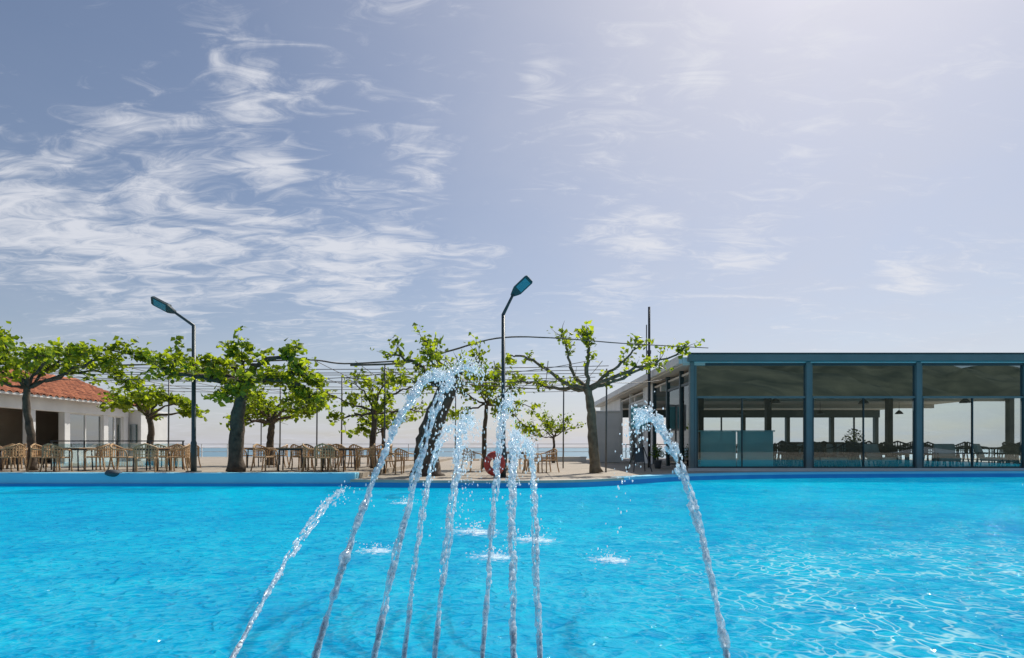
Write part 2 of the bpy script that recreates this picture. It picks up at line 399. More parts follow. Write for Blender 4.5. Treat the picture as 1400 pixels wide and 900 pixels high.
for i, (a, b) in enumerate(zip(sy[:-1], sy[1:])):
    if i in (0, 1, 4):
        lb('side_window', 6.90, 6.912, a+.075, b-.075, .0, 3.2, M_glassrail)
        lb('side_beam', 6.86, 6.96, a+.072, b-.072, 3.202, 3.3, M_white if i > 2 else M_tealdark)
    if i in (3, 6):
        lb('side_wall', 6.86, 6.96, a+.072, b-.072, -.055, 3.855, M_white)
for (x, y) in ((12.5,27),(17,27.5),(21.5,27),(14.5,36),(19.5,36),(24.5,36)):
    pl = thing('pendant_lamp', 'dark dome pendant lamp hanging from the pavilion ceiling', 'lamp', (x, y, 3.61), 'pendant lamps in the pavilion')
    MB().tube([(0, 0, 0), (0, 0, -.5)], .012, 5).obj('cord', M_dark, pl)
    MB().tube([(0, 0, -.5), (0, 0, -.56), (0, 0, -.66), (0, 0, -.74)], [.04, .10, .20, .24], 14).obj('lamp_shade', M_dark, pl, smooth=True)
wing = thing('white_wing_wall', 'thick white plastered wall beside the pavilion terrace', 'wall', (4.75, 34, PZ))
MB().box(0, 1.75, 0, .5, 0, 3.0).obj('wall', M_white, wing, bevel=.03)
MB().box(-.05, 1.8, -.05, .55, 3.003, 3.1).obj('coping', M_white, wing, bevel=.02)
cab = thing('notice_cabinet', 'white framed glass cabinet on a slim post beside the pavilion', 'cabinet', (6.0, 27.0, PZ))
c = MB(); c.box(-.45, .45, -.05, .05, 1.7, 1.78).box(-.45, .45, -.05, .05, 2.85, 2.93)
for x in (-.45, -.04, .37): c.box(x, x+.08, -.048, .048, 1.782, 2.848)
c.obj('frame', M_white, cab)
MB().box(-.36, .36, -.01, .01, 1.79, 2.84).obj('glass_pane', M_frost, cab)
MB().box(-.04, .04, .06, .12, 0, 2.9).obj('post', M_white, cab)
mast = thing('chimney_mast', 'tall slim dark metal flue pipe rising above the roof', 'mast', (6.15, 25.5, PZ))
MB().tube([(0, 0, 0), (0, 0, 5.2), (0, 0, 5.22), (0, 0, 7.2)], [.07, .065, .055, .055], 10).obj('pipe', M_dark, mast, smooth=True)
MB().tube([(0, 0, 5.1), (0, 0, 5.25)], .09, 10).obj('collar', M_dark, mast)
MB().box(-.14, -.10, -.02, .02, 4.2, 6.4).obj('bracket', M_dark, mast)
ct = thing('serving_counter', 'turquoise frosted glass serving counter inside the pavilion', 'counter', (7.3, 22.0, -.06))
MB().box(0, 1.36, 0, .03, .05, 1.42).obj('front_panel', M_frost, ct)
MB().box(1.42, 2.8, 0, .03, .05, 1.42).obj('front_panel', M_frost, ct)
MB().box(-.05, 2.85, -.05, .7, 1.423, 1.47).obj('counter_top', M_frost, ct)

# ------------------------------------------------------------ terracotta-roofed house
H = thing('white_house', 'white house with orange terracotta tile roof beside the terrace', 'house', (-20.9, 22, 0))
def hb(name, x0, x1, y0, y1, z0, z1, mat, bevel=0):
    return MB().box(x0+20.9, x1+20.9, y0-22, y1-22, z0, z1).obj(name, mat, H, bevel=bevel)
cy = [22.2, 24.8, 26.75, 29.3, 30.8]
for y in cy: hb('column', -21.2, -20.9, y-.17, y+.17, 0, 2.398, M_white, .02)
hb('beam', -21.22, -20.88, 22, 31, 2.40, 3.0, M_white, .02)
for a, b in ((cy[2], cy[3]), (cy[3], cy[4])):
    hb('wall', -21.15, -20.95, a+.172, b-.172, 0, .7, M_white)
    hb('window', -21.06, -21.04, a+.24, b-.24, .76, 2.34, M_glasshouse)
    f = MB(); X0 = -.18; X1 = -.10
    ya, yb = a+.175-22, b-.175-22; mid = (ya+yb)/2
    f.box(X0, X1, ya, yb, .702, .758).box(X0, X1, ya, yb, 2.342, 2.396)
    for y in (ya, mid-.03, yb-.06): f.box(X0, X1, y, y+.06, .76, 2.34)
    f.obj('window_frame', M_white, H)
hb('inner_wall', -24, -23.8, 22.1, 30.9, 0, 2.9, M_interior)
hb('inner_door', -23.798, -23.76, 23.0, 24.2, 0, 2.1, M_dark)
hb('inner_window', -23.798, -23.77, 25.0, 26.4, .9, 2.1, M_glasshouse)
hb('gable_wall', -27.2, -21.0, 30.98, 31.15, 0, 2.99, M_white)
hb('front_wall', -27.2, -21.3, 21.9, 22.02, 0, 2.99, M_white)
hb('annex_wall', -24, -20.35, 31.2, 33.6, 0, 2.7, M_white, .02)
hb('annex_coping', -24.1, -20.25, 31.16, 33.7, 2.703, 2.82, M_white, .02)
hb('gutter', -20.50, -20.38, 21.6, 31.2, 2.93, 3.02, M_white)
MB().box(.0, .40, 9.12, 9.16, 1.0, 2.0).obj('annex_window', M_glasshouse, H)
m = MB(); NY = 300; NS = 11
for side in (1, -1):
    b0 = len(m.v)
    for j in range(NY+1):
        y = -.5+10*j/NY
        for i in range(NS*2+1):
            s_ = (i//2)/NS if i % 2 == 0 else ((i//2)+1)/NS-.001
            step = .0 if i % 2 == 0 else -.02
            x = -3.1 + side*(.02+s_*3.65); z = 4.36-(s_)*1.39
            z += .11*abs(math.sin(math.pi*j/NY*10/.34)) + step + (.06 if i % 2 else 0)
            m.v.append((x, y, z))
    w = NS*2+1
    for j in range(NY):
        for i in range(NS*2):
            a = b0+j*w+i; m.f.append((a, a+1, a+w+1, a+w))
m.obj('roof', M_tile, H, smooth=False)
MB().tube([(-3.1, -.5+k*.25, 4.42+.03*(k % 2)) for k in range(41)], .12, 8).obj('ridge_tiles', M_tile, H)
g = MB(); g.v = [(-6.6, 9.05, 3.0), (.3, 9.05, 3.0), (-3.1, 9.05, 4.32), (-6.6, 9.2, 3.0), (.3, 9.2, 3.0), (-3.1, 9.2, 4.32)]
g.f = [(0, 1, 2), (5, 4, 3), (0, 3, 4, 1), (1, 4, 5, 2), (2, 5, 3, 0)]; g.obj('gable', M_white, H)

# ------------------------------------------------------------ street lamps
def lamp(loc, bend_z, arm, head_dir, lensn, hs, label):
    L_ = thing('street_lamp', label, 'street lamp', loc, 'floodlight lamps beside the pool')
    bz = bend_z-loc[2]
    MB().tube([(0, 0, 0), (0, 0, .9), (0, 0, .95), (0, 0, bz)], [.085, .085, .065, .055], 12).obj('pole', M_tealdark, L_, smooth=True)
    MB().box(-.16, .16, -.16, .16, 0, .03).obj('base_plate', M_tealdark, L_)
    A = Vector((arm[0], arm[1], bz+arm[2]))
    MB().tube([(0, 0, bz-.06), (0, 0, bz), A*.5+Vector((0, 0, bz*.5)), A], [.056, .05, .042, .04], 10).obj('arm', M_tealdark, L_, smooth=True)
    d = Vector(head_dir).normalized()
    ln = Vector(lensn); up = -(ln-d*ln.dot(d)).normalized()
    side = d.cross(up)
    Mx = Matrix((side*hs, d*hs, up*hs)).transposed().to_4x4(); Mx.translation = A
    hd = MB()
    prof = [(-.05, -.1), (.05, -.1), (.15, .08), (.2, .2), (.2, .78), (.16, .85), (-.16, .85), (-.2, .78), (-.2, .2), (-.15, .08)]
    k = len(prof); hd.v = [(x, y, -.03) for x, y in prof] + [(x*.9, y, .05+(.02 if .1 < y < .8 else 0)) for x, y in prof]
    hd.f = [tuple(reversed(range(k))), tuple(range(k, 2*k))]+[(i, (i+1) % k, k+(i+1) % k, k+i) for i in range(k)]
    for i in range(6): hd.box(-.15+i*.055, -.135+i*.055, .12, .36, .07, .1)
    hd.xf(Mx).obj('lamp_head', M_tealdark, L_)
    MB().box(-.15, .15, .26, .74, -.042, -.032).xf(Mx).obj('lamp_lens', M_lens, L_)
    return L_
lamp((-9.79, 17.5, 0), 4.5, (-.58, -.1, .42), (-.85, -.10, .45), (.0, -.62, -.75), .82, 'dark teal pole lamp with angled floodlight head by the pool curb')
lamp((-.26, 17.0, PZ), 4.73, (.30, -.1, .58), (.62, -.25, .52), (.25, -.85, -.5), .78, 'dark teal pole lamp with steep upward arm on the stone plaza')

# ------------------------------------------------------------ trees
def tree(x, d, z, unit, trunk, tr, limbs, label, leafsz=.13, dens=1.0, extra=4, tw=1.0, leaf=None, bark=None, twigl=.6, group='pruned shade trees of the terrace'):
    T = thing('shade_tree', label, 'tree', (x, d, z), group)
    tm = MB(); cm = MB()
    tp = [Vector((u*unit, w*unit, v*unit)) for u, v, w in trunk]
    tp = catmull(tp, 5); nT = len(tp)
    rr = [tr*(1.35 if i == 0 else 1.12 if i == 1 else 1)*(1-.35*i/nT)*(1+.16*noise.noise(Vector((i*.9, x, 0)))) for i in range(nT)]
    tm.tube([p+Vector((R(-1, 1), R(-1, 1), 0))*tr*.08 for p in tp], rr, 12, .09)
    fork = tp[-1]
    tm.blob(fork, rr[-1]*1.25, (1, 1, .9), 10, 6)
    paths = []
    allL = [[(u*unit, w*unit, v*unit) for u, v, w in l] for l in limbs]
    hs = [l[-1][2] for l in allL]; rad = max(abs(l[-1][0]-fork.x) for l in allL)
    for i in range(extra):
        an = math.pi/2*(1 if i % 2 else -1)+R(-.6, .6); rd = rad*R(.45, .75)
        e = Vector((fork.x+math.cos(an)*rd, fork.y+math.sin(an)*rd, R(min(hs), max(hs))*.97))
        mid = fork.lerp(e, .5)+Vector((0, 0, R(-.1, .25)))
        allL.append([tuple(mid), tuple(e)])
    for l in allL:
        P = [fork]+[Vector(q) for q in l]
        P = catmull(P, 5)
        P = [P[0]]+[p+Vector((R(-1, 1), R(-1, 1), R(-1, 1)))*.055 for p in P[1:]]
        L0 = sum((P[i+1]-P[i]).length for i in range(len(P)-1))
        r0 = min(rr[-1]*.66, .045+L0*.028)
        tm.tube(P, [max(.014, r0*(1-.8*i/len(P)))*(1+.15*math.sin(i*2.1)) for i in range(len(P))], 7, .08)
        paths.append(P)
    twigs = []
    for P in paths:
        for i in range(3, len(P)):
            if R(0, 1) > .74*tw and i < len(P)-1: continue
            for _ in range(2 if i > len(P)*.5 else 1):
                p = P[i]; dr = (P[i]-P[i-1]).normalized()
                dv = (dr*.8+Vector((R(-1, 1), R(-1, 1), R(-.35, .6)))).normalized()
                ln = twigl*R(.35, 1.3)
                q1 = p+dv*ln*.5+Vector((0, 0, R(-.05, .05))); q2 = q1+(dv+Vector((R(-.4, .4), R(-.4, .4), R(-.1, .4)))).normalized()*ln*.5
                tm.tube([p, q1, q2], [.014, .009, .004], 4)
                twigs.append((p, q1, q2))
    for (p, q1, q2) in twigs:
        if R(0, 1) < .10: continue
        clump = R(.3, 1.6)
        nl = max(3, int(17*dens*clump))
        for _ in range(nl):
            t = R(.2, 1.12)
            c = p.lerp(q1, t*2) if t < .5 else q1.lerp(q2, (t-.5)*2)
            c = c+Vector((random.gauss(0, 1), random.gauss(0, 1), random.gauss(0, .75)))*.11
            a = Vector((random.gauss(0, 1), random.gauss(0, 1), random.gauss(0, .7))).normalized()
            b = a.cross(Vector((random.gauss(0, 1), random.gauss(0, 1), random.gauss(0, 1)))).normalized()
            s_ = leafsz*R(.65, 1.5); k = len(cm.v)
            nrm = a.cross(b)*s_*.12
            cm.v += [tuple(c-a*s_*.5), tuple(c-a*s_*.15+b*s_*.40+nrm), tuple(c+a*s_*.55), tuple(c-a*s_*.15-b*s_*.40+nrm)]
            cm.f.append((k, k+1, k+2, k+3))
    tm.obj('trunk', bark or M_bark, T, smooth=True)
    cm.obj('crown', leaf or M_leaf, T)
    return T
tree(-15.6, 18.5, 0, .02378, [(0,0,0),(-3,40,3),(-8,85,0),(-7,113,0)], .13,
     [[(-25,135,10),(-45,150,10),(-60,165,0)],[(-10,140,-10),(-25,170,-15),(-45,195,-10)],[(10,140,10),(25,155,20),(35,160,30)],[(30,150,-10),(80,165,0),(140,160,10)],[(20,145,-30),(60,150,-50),(100,150,-50)],[(60,140,0),(100,150,-10),(115,150,-10)],[(40,132,10),(80,138,20),(120,125,20)],[(-25,130,-15),(-45,140,-30)]],
     'slim pruned tree with flat spreading leafy crown by the house', .16, 1.5, 2)
tree(-8.45, 17.4, 0, .02237, [(0,0,0),(0,50,2),(3,80,0),(12,122,0)], .235,
     [[(-30,135,0),(-65,145,0),(-85,150,-10)],[(-10,140,20),(-30,155,30),(-50,150,30)],[(15,145,-10),(12,160,-15)],[(50,128,0),(85,120,10),(98,100,10)],[(40,145,-20),(75,152,-20),(95,140,-20)],[(30,130,30),(60,125,50),(80,105,55)],[(-20,125,-30),(-50,130,-45),(-70,135,-50)],[(40,135,10),(70,138,20),(100,128,20)]],
     'gnarled thick-trunked pruned tree with dense leaves behind the curb', .16, 1.6, 3)
tree(-15.27, 24, 0, .03085, [(0,0,0),(0,30,0),(2,50,0),(-2,65,0)], .15,
     [[(-20,80,0),(-42,85,0)],[(-10,85,10),(-25,98,10)],[(10,85,0),(22,92,0)],[(25,80,-10),(48,82,0)],[(30,72,10),(50,70,10)]],
     'pruned tree with rounded green crown behind the tables', .17, 1.4, 3)
tree(-10.2, 24, 0, .03085, [(0,0,0),(0,25,0),(1,45,0),(2,58,0)], .17,
     [[(-15,72,0),(-32,76,0)],[(-10,78,10),(-25,92,10)],[(12,80,0),(25,90,0)],[(25,75,-10),(62,80,0)],[(30,70,10),(52,72,10)],[(-20,60,0),(-42,62,0)]],
     'pruned tree with low rounded crown behind the cane chairs', .17, 1.3, 3)
tree(-4.95, 20.5, 0, .02635, [(0,0,0),(-3,30,0),(-1,55,0),(0,75,0)], .13,
     [[(-25,85,0),(-58,100,0)],[(-10,95,10),(-30,118,10)],[(5,100,0),(20,122,0)],[(25,100,-10),(50,110,0),(75,118,0)],[(30,80,10),(72,78,10)],[(-30,72,0),(-52,68,0)]],
     'pruned tree with open airy crown near the curb end', .16, .85, 2)
tree(-2.75, 18.1, PZ, .02326, [(0,0,0),(2,40,0),(12,78,0),(30,120,0)], .42,
     [[(10,135,0),(-15,155,0),(-45,165,0)],[(30,140,-5),(10,165,-10),(5,180,-10)],[(45,140,10),(62,155,15),(75,160,15)],[(5,128,20),(-25,135,40),(-50,135,50)],[(45,135,-20),(70,145,-40)]],
     'old tree with massive leaning dark trunk on the plaza', .15, .7, 2)
tree(-1.17, 24, PZ, .03085, [(0,0,0),(0,40,0),(2,70,0),(3,88,0)], .11,
     [[(-20,100,0),(-30,112,0)],[(-10,115,10),(-15,130,10)],[(12,110,0),(20,132,0)],[(30,105,-10),(48,122,0)],[(30,95,10),(68,85,10)],[(-20,80,0),(-40,75,0)],[(30,80,-10),(55,60,0)]],
     'slim tree with loose green crown behind the lamp', .17, 1.0, 3)
tree(2.96, 20, PZ, .02571, [(0,0,0),(-5,50,0),(-7,90,0),(-12,115,0)], .19,
     [[(-40,122,0),(-75,145,-10),(-105,160,-10),(-120,155,-10)],[(-28,135,10),(-38,165,10),(-46,195,10)],[(-14,150,-10),(-12,170,-10),(-16,190,-10)],[(8,130,0),(35,150,0),(58,175,0)],[(30,128,10),(80,150,10),(125,172,10)],[(-50,118,20),(-80,125,30),(-110,130,30)],[(40,138,-20),(75,145,-30)]],
     'pruned tree with wide candelabra branches and sparse young leaves', .16, .72, 0, .68, bark=M_barklight, twigl=.40)
tree(2.4, 33, PZ, .0424, [(0,0,0),(0,15,0),(1,25,0),(0,35,0)], .09,
     [[(-12,44,0),(-26,48,0)],[(-5,48,5),(-12,58,5)],[(8,48,0),(12,56,0)],[(15,44,-5),(30,50,0)],[(-15,36,0),(-30,40,0)]],
     'small young tree with thin crown near the white wall', .16, .5, 2)
tree(-6.6, 29, 0, .0373, [(0,0,0),(0,15,0),(1,30,0),(0,42,0)], .1,
     [[(-15,52,0),(-26,60,0)],[(-5,55,5),(-12,68,5)],[(8,58,0),(12,70,0)],[(15,50,-5),(30,55,0)],[(-15,40,0),(-30,45,0)]],
     'small tree with light green crown beside the far rail', .17, .9, 2)

# ------------------------------------------------------------ wire pergola
pg = thing('wire_pergola', 'pergola of thin poles, canes and wires strung between trees', 'pergola', (-5, 19, 0))
def loc(p): return (p[0]+5, p[1]-19, p[2])
PZT = 3.62
for (x, y) in ((-14.5,24.0),(-10.0,24.5),(-7.9,23.0),(-6.9,23.0),(-4.4,19.6),(2.2,24.5),(-12.8,29),(-2.9,29),(3.4,20.6)):
    MB().tube([loc((x, y, PZ if x > -4.43 else 0)), loc((x+.03, y, PZT-.02))], .03, 8).obj('post', M_wire, pg, smooth=True)
def sagline(a, b, sag, n=10):
    a = Vector(a); b = Vector(b)
    return [tuple(a.lerp(b, i/n)-Vector((0, 0, sag*4*(i/n)*(1-i/n)))) for i in range(n+1)]
MB().tube([loc(p) for p in catmull([(-18,18.8,3.55),(-13.5,19,3.5),(-9,18.9,3.6),(-6.8,19,3.68),(-5.6,19,3.55),(-3.6,19,3.65)],6)], .026, 7, .15).obj('cane', M_cane, pg, smooth=True)
MB().tube([loc(p) for p in catmull([(-5.4,19,3.5),(-3.6,19.1,3.6),(-2,19,4.0),(-.5,18.6,4.32),(1.2,18.8,4.38),(3.8,19.4,4.30),(6.9,20,4.25)],6)], [.036-.0006*i for i in range(37)], 7, .15).obj('cane', M_cane, pg, smooth=True)
MB().tube([loc(p) for p in catmull([(-5.6,19.2,3.1),(-3.6,19.6,3.0),(-1.2,20,2.95),(.9,20.4,2.85)],6)], .018, 6, .15).obj('cane', M_cane, pg, smooth=True)
for y in (20, 21, 22, 23.2, 24.5, 26, 27.5, 29):
    MB().tube([loc(p) for p in sagline((-18, y, PZT+R(-.04,.04)), (3.4, y, PZT), R(.05,.2))], .013, 4).obj('wire', M_wire, pg)
for x in (-17, -15.2, -13.5, -11.5, -9.5, -7.5, -6.5, -5.2, -3.8, -2.2, -.6, 1.2, 3):
    MB().tube([loc(p) for p in sagline((x, 18.9, PZT), (x+R(-.3,.5), 29, PZT-.05), .1)], .013, 4).obj('wire', M_wire, pg)
for (a, b) in (((-8.45,17.6,3.0),(-4.4,19.6,3.3)),((-4.4,19.6,3.5),(-2.2,18.2,2.9)),((-2,18.3,2.9),(2.6,20,3.3)),((2.8,20,3.1),(6.6,23,3.6)),((-15.6,18.5,3.0),(-8.5,17.5,3.1)),((-4.4,19.6,3.4),(2.2,24.5,3.5)),((-2,18.4,3.1),(3.0,20.2,3.9))):
    MB().tube([loc(p) for p in sagline(a, b, .15)], .012, 4).obj('wire', M_wire, pg)

# ------------------------------------------------------------ furniture
def make_chair(mat, label, group, legm=None):
    C = thing('cane_armchair' if legm is None else 'armchair', label, 'chair', (0, 0, 0), group)
    legm = legm or mat
    s = MB().box(-.26, .26, -.25, .24, .42, .46)
    s.obj('seat', mat, C, bevel=.015)
    b = MB(); N = 11
    arc = [(.31*math.sin(a), .10+.20*math.cos(a)) for a in [(-1.35+2.7*i/(N-1)) for i in range(N)]]
    for i, (x, y) in enumerate(arc):
        top = .86-.14*abs(i-(N-1)/2)/((N-1)/2)
        b.box(x-.015, x+.015, y-.008, y+.008, .45, top)
    for z in (.54, .64, .72): b.tube([(x*1.0, y, z) for x, y in arc], .010, 5)
    b.tube([(x, y, .86-.14*abs(i-(N-1)/2)/((N-1)/2)) for i, (x, y) in enumerate(arc)], .026, 6)
    b.obj('backrest', mat, C)
    for sx in (-1, 1):
        MB().tube(catmull([(sx*.30, .14, .70), (sx*.31, -.05, .68), (sx*.30, -.22, .64), (sx*.28, -.27, .45)], 4), .023, 6).obj('armrest', mat, C, smooth=True)
        MB().tube(catmull([(sx*.28, -.27, .45), (sx*.265, -.26, .25), (sx*.28, -.27, .0)], 4), .023, 6).obj('leg', legm, C, smooth=True)
        MB().tube(catmull([(sx*.22, .24, .45), (sx*.23, .27, .22), (sx*.25, .32, 0)], 4), .023, 6).obj('leg', legm, C, smooth=True)
    return C
def make_table(mat, label, group):
    T = thing('dining_table', label, 'table', (0, 0, 0), group)
    MB().box(-.42, .42, -.42, .42, .71, .745).obj('table_top', mat, T, bevel=.01)
    MB().box(-.36, .36, -.36, .36, .66, .708).obj('apron', M_dark, T)
    for sx in (-1, 1):
        for sy_ in (-1, 1):
            MB().tube([(sx*.36, sy_*.36, 0), (sx*.34, sy_*.34, .66)], .022, 6).obj('leg', M_dark, T, smooth=True)
    return T
used = [False, False]
ch0 = make_chair(M_wicker, 'beige cane armchair with curved back at a terrace table', 'cane armchairs on the terrace')
tb0 = make_table(M_wood, 'square wooden-topped table with slim dark legs on terrace', 'terrace dining tables')
def place(src, flag, lc, rz):
    if not used[flag]:
        used[flag] = True; src.location = lc; src.rotation_euler = (0, 0, rz); return src
    return copy_thing(src, lc, rz)
tabs = [(-16.3,18.0),(-14.1,18.3),(-11.4,18.0),(-7.1,18.4),(-5.5,18.1),(-17.6,20.6),(-12.8,21.2),(-9.5,21.6),(-7.4,21.3),(-5.6,22.0)]
for (x, y) in tabs:
    place(tb0, 1, (x, y, 0), R(-.25, .25))
    for an in (0, 90, 180, 270):
        if R(0, 1) < .10: continue
        a = math.radians(an+R(-24, 24)); rr_ = R(.66, .95)
        place(ch0, 0, (x+math.cos(a)*rr_, y+math.sin(a)*rr_*.9, 0), a-math.pi/2+R(-.3, .3))
for (x, y, rz) in ((-4.1,19.3,1.4),(-4.9,19.0,-1.2),(.75,20.2,1.3),(1.3,20.6,-1.0),(-1.5,21,.8),(.2,23,2.0),(-3.9,20.6,2.6)):
    copy_thing(ch0, (x, y, PZ if x > -4.43 else 0), rz)
copy_thing(tb0, (.2, 21.2, PZ), .2)
ch1 = make_chair(M_seat, 'dark armchair inside the glass pavilion', 'dark armchairs inside the pavilion', M_dark)
tb1 = make_table(M_seat, 'square dark table inside the glass pavilion', 'dining tables inside the pavilion')
first = True
for (x, y) in ((11.9,23.1),(13.6,23.4),(16.3,23.2),(18.2,23.4),(20.6,23.2),(22.4,23.6),(14.9,25.6),(17.2,25.8),(12.2,26),(19.6,26.2),(22,26),(13.2,28.6),(16.2,28.5),(19.8,28.8),(24.2,26.4),(11,30),(17.5,31.5),(14,33)):
    if first: tb1.location = (x, y, -.06); tb1.scale = (1.1, 1.1, 1.1)
    else: copy_thing(tb1, (x, y, -.06), R(-.1, .1), sc=1.1)
    for an in (0, 90, 180, 270):
        if R(0, 1) < .2 and not first: continue
        a = math.radians(an+R(-18, 18)); l_ = (x+math.cos(a)*.78, y+math.sin(a)*.78, -.06)
        if first: ch1.location = l_; ch1.rotation_euler = (0, 0, a-math.pi/2); ch1.scale = (1.15, 1.15, 1.15); first = False
        else: copy_thing(ch1, l_, a-math.pi/2, sc=R(1.15, 1.25))
lg = thing('lounge_chair', 'low lounge chair with dark frame and pale cushions in pavilion', 'chair', (12.0, 22.5, -.06), 'lounge chairs inside the pavilion', .6)
MB().box(-.36, .36, -.38, .34, .28, .42).obj('seat_cushion', M_cushion, lg, bevel=.04)
MB().box(-.36, .36, -.07, .07, 0, .58).xf(Matrix.Translation((0, .34, .40)) @ Matrix.Rotation(-.32, 4, 'X')).obj('backrest', M_cushion, lg, bevel=.04)
for sx in (-1, 1):
    MB().tube([(sx*.4, -.38, 0), (sx*.4, -.36, .58), (sx*.4, .36, .60), (sx*.4, .46, 0)], .025, 6).obj('side_frame', M_dark, lg)
for (x, y, rz) in ((12.9, 22.6, -.5), (14.6, 22.5, .3), (17.3, 22.6, -.4), (19.0, 22.5, .7), (21.4, 22.6, 0)):
    copy_thing(lg, (x, y, -.06), rz)
for i, (x, y, z, s_) in enumerate(((18.3, 30.5, -.06, 1.35), (6.2, 24.2, PZ, .8))):
    P_ = thing('potted_plant', 'bushy green plant in a round dark pot by the pavilion', 'plant', (x, y, z), 'potted plants around the pavilion')
    MB().tube([(0, 0, 0), (0, 0, .2*s_), (0, 0, .42*s_), (0, 0, .45*s_)], [.14*s_, .19*s_, .22*s_, .24*s_], 14).obj('pot', M_rock, P_, smooth=True)
    f = MB()
    for k in range(230):
        an = R(0, 6.28); ln = R(.3, .9)*s_; el = R(.3, 1.45)
        c = Vector((math.cos(an)*math.cos(el)*ln*.6, math.sin(an)*math.cos(el)*ln*.6, .45*s_+math.sin(el)*ln))
        a = Vector((R(-1, 1), R(-1, 1), R(0, 1))).normalized(); b = a.orthogonal().normalized(); q = .12*s_; kk = len(f.v)
        f.v += [tuple(c-a*q*.5), tuple(c+b*q*.3), tuple(c+a*q*.6), tuple(c-b*q*.3)]; f.f.append((kk, kk+1, kk+2, kk+3))
    for k in range(10):
        an = R(0, 6.28); f.tube([(0, 0, .4*s_), (math.cos(an)*.3*s_, math.sin(an)*.3*s_, R(.9, 1.2)*s_)], .008, 4)
    f.obj('foliage', M_leafd, P_)

rl = thing('glass_railing', 'glass railing with slim dark posts beside the terrace tables', 'railing', (-15.7, 19.4, 0))
for i in range(5):
    MB().box(i*1.12-.02, i*1.12+.02, -.02, .02, 0, .95).obj('post', M_dark, rl)
    if i < 4: MB().box(i*1.12+.03, i*1.12+1.09, -.006, .006, .1, .88).obj('glass_panel', M_glassrail, rl)
MB().box(-.03, 4.52, -.03, .03, .952, .99).obj('handrail', M_dark, rl)
rl = thing('seaside_railing', 'long white metal railing along the sea side of terrace', 'railing', (-30, 44, 0))
for i in range(19):
    MB().box(i*2-.03, i*2+.03, -.03, .03, -.15 if i > 13 else 0, 1.0).obj('post', M_white, rl)
for z in (.4, .7, 1.0): MB().box(-.05, 36.1, -.02, .02, z+.001, z+.04).obj('handrail', M_white, rl)
lw = thing('low_wall', 'low white plastered wall at the edge of plaza', 'wall', (1.3, 36, PZ))
MB().box(0, 3.4, 0, .3, 0, .25).obj('wall', M_white, lw, bevel=.02)
MB().box(-.03, 3.43, -.04, .34, .253, .32).obj('coping', M_white, lw, bevel=.01)

lbz = thing('lifebuoy_stand', 'faded red lifebuoy on a low dark stand beside the lamp', 'lifebuoy', (-.52, 16.8, PZ))
m = MB(); NR, NT = 32, 10
for i in range(NR):
    a = 2*math.pi*i/NR
    for j in range(NT):
        b = 2*math.pi*j/NT; r = .22+.095*math.cos(b)
        m.v.append((r*math.cos(a), .085*math.sin(b), .42+r*math.sin(a)*1.15))
for i in range(NR):
    for j in range(NT):
        m.f.append((i*NT+j, ((i+1) % NR)*NT+j, ((i+1) % NR)*NT+(j+1) % NT, i*NT+(j+1) % NT))
m.obj('ring', M_red, lbz, smooth=True)
MB().tube([(0, .1, 0), (0, .1, .80)], .03, 8).obj('stand', M_dark, lbz)
for an in (45, 135, 225, 315):
    a = math.radians(an); c = Vector((.22*math.cos(a), 0, .42+.25*math.sin(a))); t = Vector((-math.sin(a), 0, math.cos(a)))
    MB().tube([c-t*.03, c+t*.03], .102, 12).obj('band', M_redband, lbz)
eb = thing('menu_easel', 'dark wooden folding easel board standing by the pavilion', 'easel', (4.75, 21.2, PZ), rz=.3)
for sx in (-1, 1):
    MB().tube([(sx*.38, -.25, 0), (sx*.14, 0, 1.0)], .022, 6).obj('leg', M_dark, eb)
    MB().tube([(sx*.38, .25, 0), (sx*.14, 0, 1.0)], .022, 6).obj('leg', M_dark, eb)
MB().box(-.2, .2, -.07, -.05, .35, .9).xf(Matrix.Rotation(-.2, 4, 'X')).obj('board', M_rock, eb)
m = MB().blob((0, 0, 0), .17, (1.3, 1, .6), 12, 8)
m.v = [tuple(Vector(p)*(1+.22*noise.noise(Vector(p)*9))) for p in m.v]
o = m.obj('curb_stone', M_rock, smooth=True, loc=(-11.2, 16.0, .03)); tag(o, 'small dark rounded stone resting on the blue curb', 'stone')

